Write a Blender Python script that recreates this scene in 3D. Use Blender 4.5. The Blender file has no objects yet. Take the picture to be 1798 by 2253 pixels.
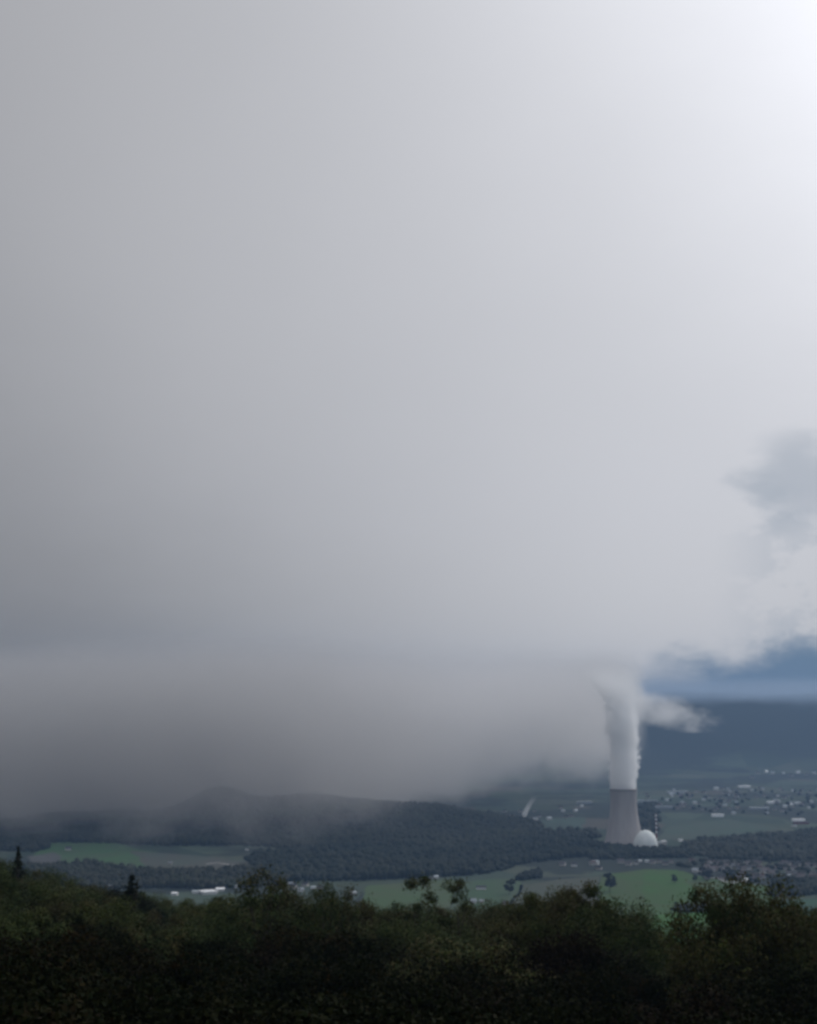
import bpy, math, random
import numpy as np
from mathutils import Vector, noise as mnoise
rad = math.radians
random.seed(7)
RNG = np.random.default_rng(11)
SC = bpy.context.scene
COL = SC.collection

# ------------------------------------------------------------------ camera
SW, SH, F = 1798.0, 2253.0, 3200.0          # picture size and focal length in its own pixels
CAMZ = 366.0
HORIZON = 1560.0
PITCH = math.atan((HORIZON - SH / 2) / F)
cam_d = bpy.data.cameras.new('camera')
cam = bpy.data.objects.new('camera', cam_d); COL.objects.link(cam)
cam.location = (0, 0, CAMZ)
cam.rotation_euler = (math.pi / 2 + PITCH, 0, 0)
cam_d.sensor_fit = 'VERTICAL'; cam_d.sensor_height = 24.0
cam_d.lens = 24.0 * F / SH
cam_d.clip_start = 0.5; cam_d.clip_end = 120000
cam_d.dof.use_dof = True; cam_d.dof.focus_distance = 5.0; cam_d.dof.aperture_fstop = 3.9
SC.camera = cam

def ray(px, py):
    u = (px - SW / 2) / F; v = (SH / 2 - py) / F
    c, s = math.cos(PITCH), math.sin(PITCH)
    return (u, c - v * s, s + v * c)

def at_height(px, py, z=0.0):
    """where the line of sight meets a level plane"""
    dx, dy, dz = ray(px, py); t = (z - CAMZ) / dz
    return dx * t, dy * t

def at_dist(px, py, D):
    """point on the line of sight at forward distance D"""
    dx, dy, dz = ray(px, py); t = D / dy
    return dx * t, D, CAMZ + dz * t

# ------------------------------------------------------------------ view, world, sun
SC.view_settings.view_transform = 'Standard'; SC.view_settings.look = 'None'
SC.view_settings.exposure = 0.0; SC.view_settings.gamma = 1.0
SC.render.engine = 'CYCLES'
SC.cycles.use_denoising = True
SC.cycles.volume_bounces = 14; SC.cycles.max_bounces = 16
SC.cycles.volume_step_rate = 1.0; SC.cycles.volume_max_steps = 256
SC.cycles.filter_width = 2.0
SC.cycles.transparent_max_bounces = 16

SUN_AZ, SUN_EL = rad(48), rad(36)            # behind the cloud, ahead and to the right

def lin(c):
    out = []
    for v in c:
        v /= 255.0
        out.append(v / 12.92 if v <= 0.04045 else ((v + 0.055) / 1.055) ** 2.4)
    return out

class NT:
    """small helper to write node trees"""
    def __init__(s, tree): s.t = tree; s.n = tree.nodes; s.l = tree.links
    def new(s, typ, **kw):
        n = s.n.new(typ)
        for k, v in kw.items(): setattr(n, k, v)
        return n
    def put(s, sock, v):
        if isinstance(v, bpy.types.NodeSocket): s.l.new(v, sock)
        elif isinstance(v, (tuple, list)):
            sock.default_value = tuple(v) + ((1.0,) if len(v) == 3 and len(sock.default_value) == 4 else ())
        else: sock.default_value = v
    def m(s, op, a, b=0.0, c=0.0, clamp=False):
        n = s.new('ShaderNodeMath', operation=op, use_clamp=clamp)
        s.put(n.inputs[0], a); s.put(n.inputs[1], b)
        if len(n.inputs) > 2: s.put(n.inputs[2], c)
        return n.outputs[0]
    def ss(s, x, a, b, lo=0.0, hi=1.0, typ='SMOOTHSTEP'):
        n = s.new('ShaderNodeMapRange', interpolation_type=typ)
        s.put(n.inputs['Value'], x); s.put(n.inputs['From Min'], a); s.put(n.inputs['From Max'], b)
        s.put(n.inputs['To Min'], lo); s.put(n.inputs['To Max'], hi)
        return n.outputs['Result']
    def mix(s, f, a, b, blend='MIX'):
        n = s.new('ShaderNodeMix', data_type='RGBA', blend_type=blend)
        s.put(n.inputs[0], f); s.put(n.inputs[6], a); s.put(n.inputs[7], b)
        return n.outputs[2]
    def ramp(s, x, stops, interp='LINEAR'):
        n = s.new('ShaderNodeValToRGB'); r = n.color_ramp; r.interpolation = interp
        while len(r.elements) < len(stops): r.elements.new(0.5)
        for e, (p, c) in zip(r.elements, stops):
            e.position = p; e.color = tuple(c) + (1.0,)
        s.put(n.inputs[0], x)
        return n.outputs[0]
    def noise(s, vec, scale, detail=3.0, rough=0.5, dist=0.0):
        n = s.new('ShaderNodeTexNoise')
        s.put(n.inputs['Vector'], vec); n.inputs['Scale'].default_value = scale
        n.inputs['Detail'].default_value = detail; n.inputs['Roughness'].default_value = rough
        n.inputs['Distortion'].default_value = dist
        return n.outputs['Fac'], n.outputs['Color']
    def vscale(s, v, sc):
        n = s.new('ShaderNodeMapping'); s.put(n.inputs['Vector'], v); n.inputs['Scale'].default_value = sc
        return n.outputs[0]

world = bpy.data.worlds.new("World"); SC.world = world; world.use_nodes = True
w = NT(world.node_tree); w.n.clear()
tc = w.new('ShaderNodeTexCoord'); sep = w.new('ShaderNodeSeparateXYZ')
w.l.new(tc.outputs['Generated'], sep.inputs[0])
X, Y, Z = sep.outputs
nz, nzc = w.noise(tc.outputs['Generated'], 2.2, 3.0, 0.5)
nh, _ = w.noise(w.vscale(tc.outputs['Generated'], (1, 1, 2.2)), 13.0, 5.0, 0.55)
nf, _ = w.noise(w.vscale(tc.outputs['Generated'], (1, 1, 1.6)), 48.0, 5.0, 0.6)
az = w.m('MULTIPLY', w.m('ARCTAN2', X, Y), 57.29578)
el = w.m('MULTIPLY', w.m('ARCSINE', w.m('MINIMUM', w.m('MAXIMUM', Z, -1.0), 1.0)), 57.29578)
az_w = w.m('ADD', az, w.m('MULTIPLY', w.m('SUBTRACT', nz, 0.5), 7.0))      # soft unevenness of the cloud deck
el_w = w.m('ADD', el, w.m('MULTIPLY', w.m('SUBTRACT', nh, 0.5), 2.2))
t_el = w.ss(el_w, -6.0, 44.0, typ='LINEAR')
# brightness of the cloud deck: a smooth surface over bearing and height, fitted to a table of grey levels
SKY_AZ = [-16, -8, 0, 8.3, 15.7]
SKY_TAB = [(-2, [118, 142, 176, 205, 208]), (0.5, [126, 152, 184, 211, 212]), (3, [138, 162, 186, 208, 211]), (8, [152, 171, 191, 202, 206]),
           (13, [162, 179, 197, 207, 221]), (18, [168, 183, 203, 217, 238]), (26, [172, 184, 206, 225, 252]), (40, [200, 210, 222, 232, 240])]
EXPO = [(i, j) for i in range(4) for j in range(5)]
A_, B_ = [], []
for e_, row in SKY_TAB:
    for a_, g_ in zip(SKY_AZ, row):
        x_, y_ = a_ / 16.0, (e_ - 14) / 26.0
        A_.append([x_ ** i * y_ ** j for i, j in EXPO]); B_.append(g_ / 255.0)
COEF = np.linalg.lstsq(np.array(A_), np.array(B_), rcond=1e-4)[0]
xx = w.m('DIVIDE', w.m('MINIMUM', w.m('MAXIMUM', az_w, -20.0), 20.0), 16.0)
yy = w.m('DIVIDE', w.m('SUBTRACT', w.m('MINIMUM', w.m('MAXIMUM', el_w, -4.0), 40.0), 14.0), 26.0)
def horner(cs, v):
    r = cs[-1]
    for c in cs[-2::-1]: r = w.m('ADD', w.m('MULTIPLY', r, v), c)
    return r
grey = horner([horner([float(COEF[EXPO.index((i, j))]) for j in range(5)], yy) for i in range(4)], xx)
grey = w.m('MINIMUM', w.m('MAXIMUM', grey, 0.2), 1.02)
glin = w.m('POWER', w.m('DIVIDE', w.m('ADD', grey, 0.055), 1.055), 2.4)
tn = w.new('ShaderNodeCombineColor')
warm = w.m('MULTIPLY', w.m('SUBTRACT', nz, 0.5), 0.012)
w.put(tn.inputs[0], w.m('MULTIPLY', glin, w.m('ADD', 0.975, warm))); w.put(tn.inputs[1], w.m('MULTIPLY', glin, w.ss(el, 0.0, 9.0, 0.975, 0.99))); w.put(tn.inputs[2], w.m('MULTIPLY', glin, w.m('SUBTRACT', w.ss(el, 0.0, 9.0, 1.0, 1.05), warm)))
cl = tn.outputs[0]
# darker ragged patches low in the cloud on the right
az_p = w.m('ADD', az, w.m('MULTIPLY', w.m('SUBTRACT', nh, 0.5), 6.0))
pd = w.m('ADD', w.m('POWER', w.m('DIVIDE', w.m('SUBTRACT', az_p, 15.0), 1.5), 2.0), w.m('POWER', w.m('DIVIDE', w.m('SUBTRACT', el_w, 8.7), 1.4), 2.0))
cl = w.mix(w.ss(pd, 2.6, 0.0, 0.0, 0.5), cl, lin((148, 160, 174)))
rag = w.m('MULTIPLY', w.ss(w.m('ADD', nh, w.m('MULTIPLY', w.m('SUBTRACT', nf, 0.5), 0.5)), 0.46, 0.60), w.m('MULTIPLY', w.ss(az, 11.5, 15.0), w.ss(el, 11.0, 6.5)))
cl = w.mix(w.m('MULTIPLY', rag, 0.34), cl, lin((160, 170, 182)))
bgc = w.new('ShaderNodeBackground'); w.put(bgc.inputs[0], cl)
bgc.inputs[1].default_value = 1.0
# open slate blue gap under the cloud on the right, real sky dimmed by the storm behind
sky = w.new('ShaderNodeTexSky', sky_type='NISHITA'); sky.sun_disc = False
sky.sun_elevation = SUN_EL; sky.sun_rotation = SUN_AZ
bgs = w.new('ShaderNodeBackground'); w.l.new(sky.outputs[0], bgs.inputs[0]); bgs.inputs[1].default_value = 0.05
bgd = w.new('ShaderNodeBackground'); w.put(bgd.inputs[0], lin((88, 120, 152))); bgd.inputs[1].default_value = 1.0
ms = w.new('ShaderNodeMixShader'); ms.inputs[0].default_value = 0.9
w.l.new(bgs.outputs[0], ms.inputs[1]); w.l.new(bgd.outputs[0], ms.inputs[2])
edge = w.m('ADD', w.m('MULTIPLY', w.m('SUBTRACT', az, 9.5), 0.17), w.m('ADD', 1.25, w.m('ADD', w.m('MULTIPLY', w.m('SUBTRACT', nh, 0.5), 3.2), w.m('MULTIPLY', w.m('SUBTRACT', nf, 0.5), 1.0))))
hole = w.m('MULTIPLY', w.ss(w.m('ADD', az, w.m('MULTIPLY', w.m('SUBTRACT', nh, 0.5), 2.5)), 8.2, 11.6),
           w.ss(w.m('SUBTRACT', el, edge), 0.9, -0.7))
mx = w.new('ShaderNodeMixShader'); w.put(mx.inputs[0], hole)
w.l.new(bgc.outputs[0], mx.inputs[1]); w.l.new(ms.outputs[0], mx.inputs[2])
wo = w.new('ShaderNodeOutputWorld'); w.l.new(mx.outputs[0], wo.inputs[0])

sun_d = bpy.data.lights.new('sun', 'SUN'); sun = bpy.data.objects.new('sun', sun_d); COL.objects.link(sun)
sun_d.energy = 1.5; sun_d.angle = rad(14); sun_d.color = (1.0, 0.97, 0.93)
sd = Vector((math.sin(SUN_AZ) * math.cos(SUN_EL), math.cos(SUN_AZ) * math.cos(SUN_EL), math.sin(SUN_EL)))
sun.rotation_euler = sd.to_track_quat('Z', 'Y').to_euler()

# ------------------------------------------------------------------ helpers
def tag(o, label=None, cat=None, group=None, kind=None):
    if label: o['label'] = label
    if cat: o['category'] = cat
    if group: o['group'] = group
    if kind: o['kind'] = kind
    return o

def link(name, me, parent=None, loc=(0, 0, 0), rz=0.0, sc=1.0):
    o = bpy.data.objects.new(name, me); COL.objects.link(o)
    o.location = loc; o.rotation_euler = (0, 0, rz); o.scale = (sc, sc, sc)
    if parent: o.parent = parent
    return o

def mesh(name, V, Fc, mats=(), smooth=False, midx=None):
    V = np.asarray(V, dtype=np.float32)
    me = bpy.data.meshes.new(name)
    if isinstance(Fc, np.ndarray):
        nf, k = Fc.shape
        me.vertices.add(len(V)); me.vertices.foreach_set('co', V.ravel())
        me.loops.add(nf * k); me.loops.foreach_set('vertex_index', Fc.astype(np.int32).ravel())
        me.polygons.add(nf); me.polygons.foreach_set('loop_start', np.arange(0, nf * k, k, dtype=np.int32))
        me.polygons.foreach_set('loop_total', np.full(nf, k, dtype=np.int32))
        me.update(calc_edges=True)
    else:
        me.from_pydata([tuple(map(float, v)) for v in V], [], Fc)
    for mt in mats: me.materials.append(mt)
    if midx is not None: me.polygons.foreach_set('material_index', np.asarray(midx, dtype=np.int32))
    if smooth: me.polygons.foreach_set('use_smooth', np.ones(len(me.polygons), dtype=bool))
    me.update()
    return me

class MB:
    """collects simple shapes into one mesh"""
    def __init__(s): s.v = []; s.f = []
    def box(s, cx, cy, z0, sx, sy, sz, taper=1.0, rz=0.0):
        b = len(s.v); c, n = math.cos(rz), math.sin(rz)
        for k, t in ((0, 1.0), (1, taper)):
            for a, e in ((-1, -1), (1, -1), (1, 1), (-1, 1)):
                x, y = a * sx / 2 * t, e * sy / 2 * t
                s.v.append((cx + x * c - y * n, cy + x * n + y * c, z0 + k * sz))
        s.f += [(b, b + 3, b + 2, b + 1), (b + 4, b + 5, b + 6, b + 7)] + [(b + i, b + (i + 1) % 4, b + 4 + (i + 1) % 4, b + 4 + i) for i in range(4)]
        return s
    def gable(s, cx, cy, z0, sx, sy, h, over=0.5, th=0.35):
        """pitched roof with overhang, ridge along x"""
        b = len(s.v); hx, hy = sx / 2 + over, sy / 2 + over
        drop = over * h / (sy / 2)
        P = []
        for x in (-hx, hx):
            for (y, z) in ((-hy, -drop), (0, h), (hy, -drop), (hy, -drop + th), (0, h + th), (-hy, -drop + th)):
                P.append((cx + x, cy + y, z0 + z))
        s.v += P
        s.f += [tuple(b + i for i in (0, 1, 2, 3, 4, 5)), tuple(b + 6 + i for i in (5, 4, 3, 2, 1, 0))]
        s.f += [(b + i, b + 6 + i, b + 6 + (i + 1) % 6, b + (i + 1) % 6) for i in range(6)]
        return s
    def gable_wall(s, cx, cy, z0, sx, sy, hw, hr):
        b = len(s.v)
        for x in (-sx / 2, sx / 2):
            for (y, z) in ((-sy / 2, 0), (sy / 2, 0), (sy / 2, hw), (0, hw + hr), (-sy / 2, hw)):
                s.v.append((cx + x, cy + y, z0 + z))
        s.f += [tuple(b + i for i in (4, 3, 2, 1, 0)), tuple(b + 5 + i for i in (0, 1, 2, 3, 4))]
        s.f += [(b + i, b + (i + 1) % 5, b + 5 + (i + 1) % 5, b + 5 + i) for i in range(5)]
        return s
    def rev(s, cx, cy, prof, n=48, cap=True):
        b = len(s.v)
        for r, z in prof:
            for i in range(n):
                a = 2 * math.pi * i / n
                s.v.append((cx + r * math.cos(a), cy + r * math.sin(a), z))
        for j in range(len(prof) - 1):
            for i in range(n):
                i2 = (i + 1) % n
                s.f.append((b + j * n + i, b + j * n + i2, b + (j + 1) * n + i2, b + (j + 1) * n + i))
        if cap:
            s.f.append(tuple(b + (len(prof) - 1) * n + i for i in range(n)))
        return s
    def bar(s, p, q, r0, r1, n=6):
        p, q = Vector(p), Vector(q); d = (q - p).normalized()
        a = d.cross(Vector((0.3, 0.9, 0.1))).normalized(); c = d.cross(a); b = len(s.v)
        for P, r in ((p, r0), (q, r1)):
            for i in range(n):
                t = 2 * math.pi * i / n
                s.v.append(tuple(P + a * (r * math.cos(t)) + c * (r * math.sin(t))))
        for i in range(n):
            i2 = (i + 1) % n
            s.f.append((b + i, b + i2, b + n + i2, b + n + i))
        s.f.append(tuple(b + n + i for i in range(n)))
        return s
    def me(s, name, mat, smooth=False):
        return mesh(name, s.v, s.f, [mat], smooth)

def surf(name, base, vary=None, scale=0.2, amt=0.5, rough=0.85, spec=0.2, coords='Object', stretch=(1, 1, 1), detail=5.0, rnd=None):
    """rough painted or natural surface: base colour broken up by noise"""
    m = bpy.data.materials.new(name); m.use_nodes = True
    t = NT(m.node_tree); bs = t.n['Principled BSDF']
    c = t.new('ShaderNodeTexCoord').outputs[coords]
    f, _ = t.noise(t.vscale(c, stretch), scale, detail, 0.6)
    col = t.mix(t.m('MULTIPLY', t.ss(f, 0.35, 0.65), amt), base, vary or tuple(v * 0.5 for v in base))
    if rnd:
        oi = t.new('ShaderNodeObjectInfo')
        col = t.mix(t.m('MULTIPLY', t.ss(oi.outputs['Random'], 0, 1, typ='LINEAR'), rnd[1]), col, rnd[0])
    t.put(bs.inputs['Base Color'], col)
    bs.inputs['Roughness'].default_value = rough; bs.inputs['Specular IOR Level'].default_value = spec
    return m

def leafmat(name, cols, spec=0.08):
    m = bpy.data.materials.new(name); m.use_nodes = True
    t = NT(m.node_tree); bs = t.n['Principled BSDF']
    g = t.new('ShaderNodeNewGeometry'); oi = t.new('ShaderNodeObjectInfo')
    f, _ = t.noise(g.outputs['Position'], 0.16, 3.0, 0.6)
    isl = g.outputs['Random Per Island']
    big, _ = t.noise(g.outputs['Position'], 0.0045, 4.0, 0.6)
    f = t.m('ADD', f, t.m('MULTIPLY', t.m('SUBTRACT', big, 0.5), 0.8))
    x = t.m('ADD', t.m('MULTIPLY', oi.outputs['Random'], 0.62), t.m('MULTIPLY', t.m('SUBTRACT', f, 0.5), 1.1))
    x = t.m('ADD', x, t.m('MULTIPLY', isl, 0.25), clamp=True)
    n = len(cols)
    t.put(bs.inputs['Base Color'], t.ramp(x, [(i / (n - 1), c) for i, c in enumerate(cols)]))
    bs.inputs['Roughness'].default_value = 0.75; bs.inputs['Specular IOR Level'].default_value = spec
    return m

M = {}
M['leaf'] = leafmat('leaves_mixed', [(0.040, 0.033, 0.013), (0.042, 0.052, 0.012), (0.022, 0.040, 0.011), (0.056, 0.046, 0.017), (0.042, 0.064, 0.012), (0.034, 0.026, 0.012)])
M['leaf_shaded'] = leafmat('leaves_shaded', [(0.010, 0.007, 0.003), (0.009, 0.010, 0.003), (0.004, 0.008, 0.002), (0.020, 0.012, 0.003), (0.006, 0.010, 0.003)], 0.02)  # shade on the near rows put into a darker leaf colour
M['needle'] = leafmat('needles', [(0.012, 0.016, 0.010), (0.016, 0.022, 0.012), (0.020, 0.026, 0.014)])
M['far_leaf'] = leafmat('far_leaves', [(0.003, 0.006, 0.003), (0.008, 0.013, 0.005), (0.015, 0.018, 0.008), (0.024, 0.024, 0.012), (0.020, 0.030, 0.010)])
M['bark'] = surf('bark', (0.05, 0.04, 0.03), (0.02, 0.016, 0.012), 3.0, 0.8)
M['concrete'] = surf('weathered_concrete', (0.38, 0.355, 0.34), (0.29, 0.265, 0.255), 0.05, 0.7, stretch=(1, 1, 0.12))
M['concrete_in'] = surf('damp_concrete', (0.12, 0.12, 0.12), (0.08, 0.08, 0.08), 0.1, 0.7)
M['dome'] = surf('pale_concrete', (0.74, 0.77, 0.75), (0.60, 0.64, 0.62), 0.08, 0.6)
M['white'] = surf('white_cladding', (0.74, 0.75, 0.76), (0.6, 0.6, 0.6), 0.2, 0.4)
M['bright'] = surf('bright_sheet_metal', (0.88, 0.88, 0.88), (0.80, 0.80, 0.80), 0.2, 0.4, rough=0.45, spec=0.5)
M['band_red'] = surf('dull_red_paint', (0.16, 0.05, 0.05), (0.12, 0.04, 0.04), 0.3, 0.4)
M['darkroof'] = surf('dark_roof', (0.05, 0.05, 0.055), (0.035, 0.035, 0.035), 0.2, 0.5)
M['plaster'] = surf('plaster', (0.50, 0.49, 0.46), (0.38, 0.37, 0.35), 0.3, 0.5, rnd=((0.28, 0.24, 0.21), 0.9))
M['palewall'] = surf('pale_wall', (0.66, 0.66, 0.64), (0.5, 0.5, 0.48), 0.3, 0.4, rnd=((0.34, 0.33, 0.31), 0.7))
M['tile'] = surf('roof_tile', (0.095, 0.068, 0.062), (0.08, 0.055, 0.05), 0.4, 0.6, rnd=((0.10, 0.10, 0.11), 0.8))
M['palesheet'] = surf('pale_roof', (0.46, 0.50, 0.52), (0.34, 0.38, 0.40), 0.2, 0.5, rough=0.5, spec=0.5, rnd=((0.18, 0.20, 0.22), 0.9))
M['glass'] = surf('window_glass', (0.03, 0.035, 0.04), (0.02, 0.02, 0.02), 0.4, 0.4, rough=0.1, spec=0.6)
M['asphalt'] = surf('pale_road', (0.30, 0.30, 0.29), (0.22, 0.22, 0.21), 0.02, 0.6)

# ------------------------------------------------------------------ terrain
LINE = [(-400, 1850), (0, 1878), (60, 1898), (130, 1922), (250, 1950), (380, 1972), (520, 1978), (700, 1965), (800, 1985), (900, 1995),
        (1060, 1990), (1180, 1975), (1290, 1965), (1350, 1990), (1420, 2015), (1500, 2068), (1560, 2030), (1640, 1965), (1720, 2000), (1798, 2000), (2200, 1990)]
LX = np.array([p[0] for p in LINE], float); LY = np.array([p[1] for p in LINE], float)
def skyline(px): return np.interp(px, LX, LY)

def sst(x, a, b):
    t = np.clip((x - a) / (b - a), 0, 1); return t * t * (3 - 2 * t)

def terrain(x, y):
    x = np.asarray(x, float); y = np.asarray(y, float)
    # foreground spur the camera stands on
    d = np.maximum(y, 0.0)
    prof = np.interp(d, [0, 3, 15, 40, 55, 120, 260, 400, 800, 1500, 1900], [364.3, 363.8, 352, 340.5, 337, 329, 316, 292, 190, 22, 0])
    px = 899 + 3200 * x / np.maximum(y, 25.0)
    adj = -(np.interp(px, LX[::2], LY[::2]) - 1975) / 3200 * np.minimum(d, 400) * sst(1900 - y, 0, 1500)
    fore = np.maximum(prof + adj + 2.0 * np.sin(x * 0.031 + 1) * np.sin(y * 0.027) * sst(y, 30, 90) * sst(1900 - y, 0, 900), 0)
    fore = np.where(y < 0, 364.3 + 0.06 * np.minimum(-y, 600), fore)
    # wooded hill in the plain and its shoulder
    def g(cx, cy, sx, sy, h): return h * np.exp(-(((x - cx) / sx) ** 2 + ((y - cy) / sy) ** 2))
    hill = g(-330, 4560, 340, 330, 88) + g(-610, 4640, 110, 190, 66) + g(-980, 4700, 240, 260, 30) + g(60, 4800, 210, 280, 36)
    hill = np.where(hill < 1.5, 0, hill - 1.5)
    # low swells and the far range
    n1 = np.sin(x * 0.00042 + 0.6) + 0.6 * np.sin(x * 0.0011 + y * 0.0003 + 2.0) + 0.35 * np.sin(x * 0.0027 - y * 0.0008)
    far = sst(y, 8450, 10900) * (462 + 15 * n1 + 7 * np.sin(x * 0.0061 + 1) + 4 * np.sin(x * 0.0137)) * sst(x, 900, 1700)
    mid = g(350, 9000, 900, 500, 150) + g(1150, 9400, 700, 420, 120) + g(-1500, 7600, 900, 500, 60)
    mid = np.where(mid < 2, 0, mid - 2)
    return np.maximum(np.maximum(fore, hill), 0) + np.maximum(far, mid)

def H(x, y): return float(terrain(x, y))

def terrain_mesh():
    t = np.linspace(-1, 1, 361); xs = 24000 * np.sinh(6.4 * t) / math.sinh(6.4)
    ya = np.concatenate([-np.geomspace(2800, 8, 24), np.linspace(0, 500, 90), np.geomspace(510, 3000, 60), np.linspace(3020, 5600, 170), np.geomspace(5640, 24000, 110)])
    Xg, Yg = np.meshgrid(xs, ya); Zg = terrain(Xg, Yg)
    V = np.stack([Xg, Yg, Zg], -1).reshape(-1, 3)
    nx, ny = len(xs), len(ya)
    i = np.arange(ny - 1)[:, None] * nx + np.arange(nx - 1)[None, :]
    Fq = np.stack([i, i + 1, i + nx + 1, i + nx], -1).reshape(-1, 4)
    m = bpy.data.materials.new('countryside'); m.use_nodes = True
    T = NT(m.node_tree); bs = T.n['Principled BSDF']
    pos = T.new('ShaderNodeNewGeometry').outputs['Position']
    sp = T.new('ShaderNodeSeparateXYZ'); T.l.new(pos, sp.inputs[0])
    vo = T.new('ShaderNodeTexVoronoi'); T.put(vo.inputs['Vector'], T.vscale(pos, (0.0042, 0.0024, 0.0)))
    vo.inputs['Scale'].default_value = 1.0
    sc_ = T.new('ShaderNodeSeparateColor'); T.l.new(vo.outputs['Color'], sc_.inputs[0])
    patch = T.ramp(sc_.outputs[0], [(0.0, (0.050, 0.066, 0.042)), (0.2, (0.034, 0.052, 0.036)), (0.42, (0.066, 0.078, 0.054)), (0.6, (0.046, 0.066, 0.048)),
                                    (0.78, (0.074, 0.068, 0.056)), (0.9, (0.060, 0.084, 0.058))], 'CONSTANT')
    f1, _ = T.noise(pos, 0.0016, 6.0, 0.62)
    f2, _ = T.noise(pos, 0.02, 4.0, 0.6)
    wood = T.mix(f2, (0.014, 0.020, 0.018), (0.034, 0.042, 0.034))
    c1 = T.mix(T.ss(f1, 0.49, 0.53), patch, wood)
    c1 = T.mix(T.m('MULTIPLY', f2, 0.35), c1, (0.03, 0.035, 0.03))
    high = T.ss(T.m('ADD', sp.outputs['Z'], T.m('MULTIPLY', T.m('SUBTRACT', f1, 0.5), 260.0)), 20.0, 90.0)
    c1 = T.mix(T.m('MULTIPLY', high, T.ss(f1, 0.62, 0.5)), c1, wood)
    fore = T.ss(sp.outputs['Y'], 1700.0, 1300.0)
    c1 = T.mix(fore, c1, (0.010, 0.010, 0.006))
    T.put(bs.inputs['Base Color'], c1); bs.inputs['Roughness'].default_value = 0.95; bs.inputs['Specular IOR Level'].default_value = 0.05
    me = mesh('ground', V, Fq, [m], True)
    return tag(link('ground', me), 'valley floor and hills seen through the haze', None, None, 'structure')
terrain_mesh()

# fields in the plain, each one a level sheet just above the ground
def field(name, pts, base, vary, label, z=0.25, scale=0.01):
    P = [at_height(px, py, z) for px, py in pts]
    # wobbling outline
    Q = []
    for i in range(len(P)):
        a, b = Vector(P[i]), Vector(P[(i + 1) % len(P)]); n = max(2, int((b - a).length / 60))
        for k in range(n):
            p = a.lerp(b, k / n); j = mnoise.noise_vector(Vector((p.x * 0.01, p.y * 0.01, z)))
            Q.append((p.x + j.x * 14, p.y + j.y * 30, z))
    me = mesh(name, Q, [tuple(range(len(Q)))], [surf(name + '_turf', base, vary, scale, 0.8, 0.95, 0.05, stretch=(1, 0.5, 1))])
    return tag(link(name, me), label, None, None, 'structure')
GR, BR = (0.040, 0.098, 0.036), (0.090, 0.078, 0.062)
field('field', [(1325, 1924), (1420, 1912), (1500, 1916), (1590, 1937), (1700, 1950), (1720, 2010), (1650, 2110), (1350, 2110), (1318, 2000)],
      (0.046, 0.086, 0.024), (0.058, 0.074, 0.032), 'broad green meadow between the trees and the village')
field('field', [(1428, 1913), (1486, 1914), (1520, 1948), (1545, 1985), (1420, 1990), (1412, 1940)], (0.042, 0.094, 0.020), (0.050, 0.080, 0.026), 'brighter green strip at the top of the meadow', 0.55)
field('field', [(1440, 2014), (1580, 2006), (1600, 2100), (1390, 2100)], (0.044, 0.110, 0.020), (0.048, 0.084, 0.020), 'bright green meadow corner below the hedge', 0.55)
field('field', [(1145, 1947), (1220, 1934), (1322, 1926), (1316, 2010), (1100, 2010)], (0.068, 0.070, 0.052), (0.056, 0.068, 0.046), 'brown ploughed field behind the treetops')
field('field', [(1008, 1940), (1140, 1932), (1150, 1950), (1100, 2015), (990, 2015)], (0.048, 0.082, 0.042), (0.060, 0.074, 0.046), 'grey green field with a barn')
field('field', [(800, 1949), (1003, 1936), (990, 2015), (790, 2015)], (0.054, 0.088, 0.034), (0.064, 0.078, 0.040), 'olive green field behind the twin bare trees')
field('field', [(600, 1955), (790, 1950), (780, 2010), (590, 2010)], (0.050, 0.066, 0.050), (0.036, 0.050, 0.036), 'dull green field in gaps between treetops')
field('field', [(128, 1838), (220, 1846), (300, 1868), (420, 1886), (520, 1905), (330, 1912), (160, 1900), (70, 1888)], (0.048, 0.100, 0.040), (0.056, 0.080, 0.044), 'green field on the plain under the fog')
field('field', [(290, 1872), (430, 1882), (600, 1900), (640, 1908), (520, 1922), (330, 1916)], (0.062, 0.074, 0.060), (0.072, 0.066, 0.056), 'grey brown field beside the wooded hill', 0.55)
field('field', [(60, 1884), (120, 1874), (140, 1900), (80, 1906)], (0.085, 0.085, 0.082), (0.06, 0.06, 0.058), 'pale bare field at the edge of the dark slope', 0.55)
field('field', [(1690, 1985), (1900, 1968), (1950, 2060), (1680, 2060)], (0.034, 0.080, 0.044), (0.04, 0.066, 0.044), 'green meadow behind the tall round tree')
field('field', [(1475, 1818), (1600, 1802), (1720, 1822), (1560, 1846), (1440, 1848)], (0.048, 0.074, 0.052), (0.060, 0.070, 0.056), 'grey green fields beyond the domed building')
field('field', [(1055, 1812), (1160, 1806), (1290, 1796), (1280, 1822), (1140, 1834), (1060, 1832)], (0.052, 0.080, 0.064), (0.044, 0.060, 0.050), 'grey green fields around the small steaming chimney')

def strip(name, pts, wid, mat, label, z=0.9):
    P = [Vector(at_height(px, py, z)) for px, py in pts]; V = []
    for i, p in enumerate(P):
        a = P[max(i - 1, 0)]; b = P[min(i + 1, len(P) - 1)]; d = (b - a).normalized(); n = Vector((-d.y, d.x)) * wid / 2
        V += [(p.x - n.x, p.y - n.y, z), (p.x + n.x, p.y + n.y, z)]
    Fq = [(2 * i, 2 * i + 2, 2 * i + 3, 2 * i + 1) for i in range(len(P) - 1)]
    return tag(link(name, mesh(name, V, Fq, [mat])), label, None, None, 'structure')
strip('road', [(1566, 1932), (1574, 1931), (1582, 1932.5), (1588, 1936), (1600, 1941), (1613, 1942.5), (1628, 1940), (1642, 1936.5)], 9, M['asphalt'], 'pale curving road below the village')
strip('road', [(455, 1901), (478, 1898), (492, 1900), (508, 1903), (524, 1902.5)], 10, M['asphalt'], 'pale bend of road beside the wooded hill')
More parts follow.
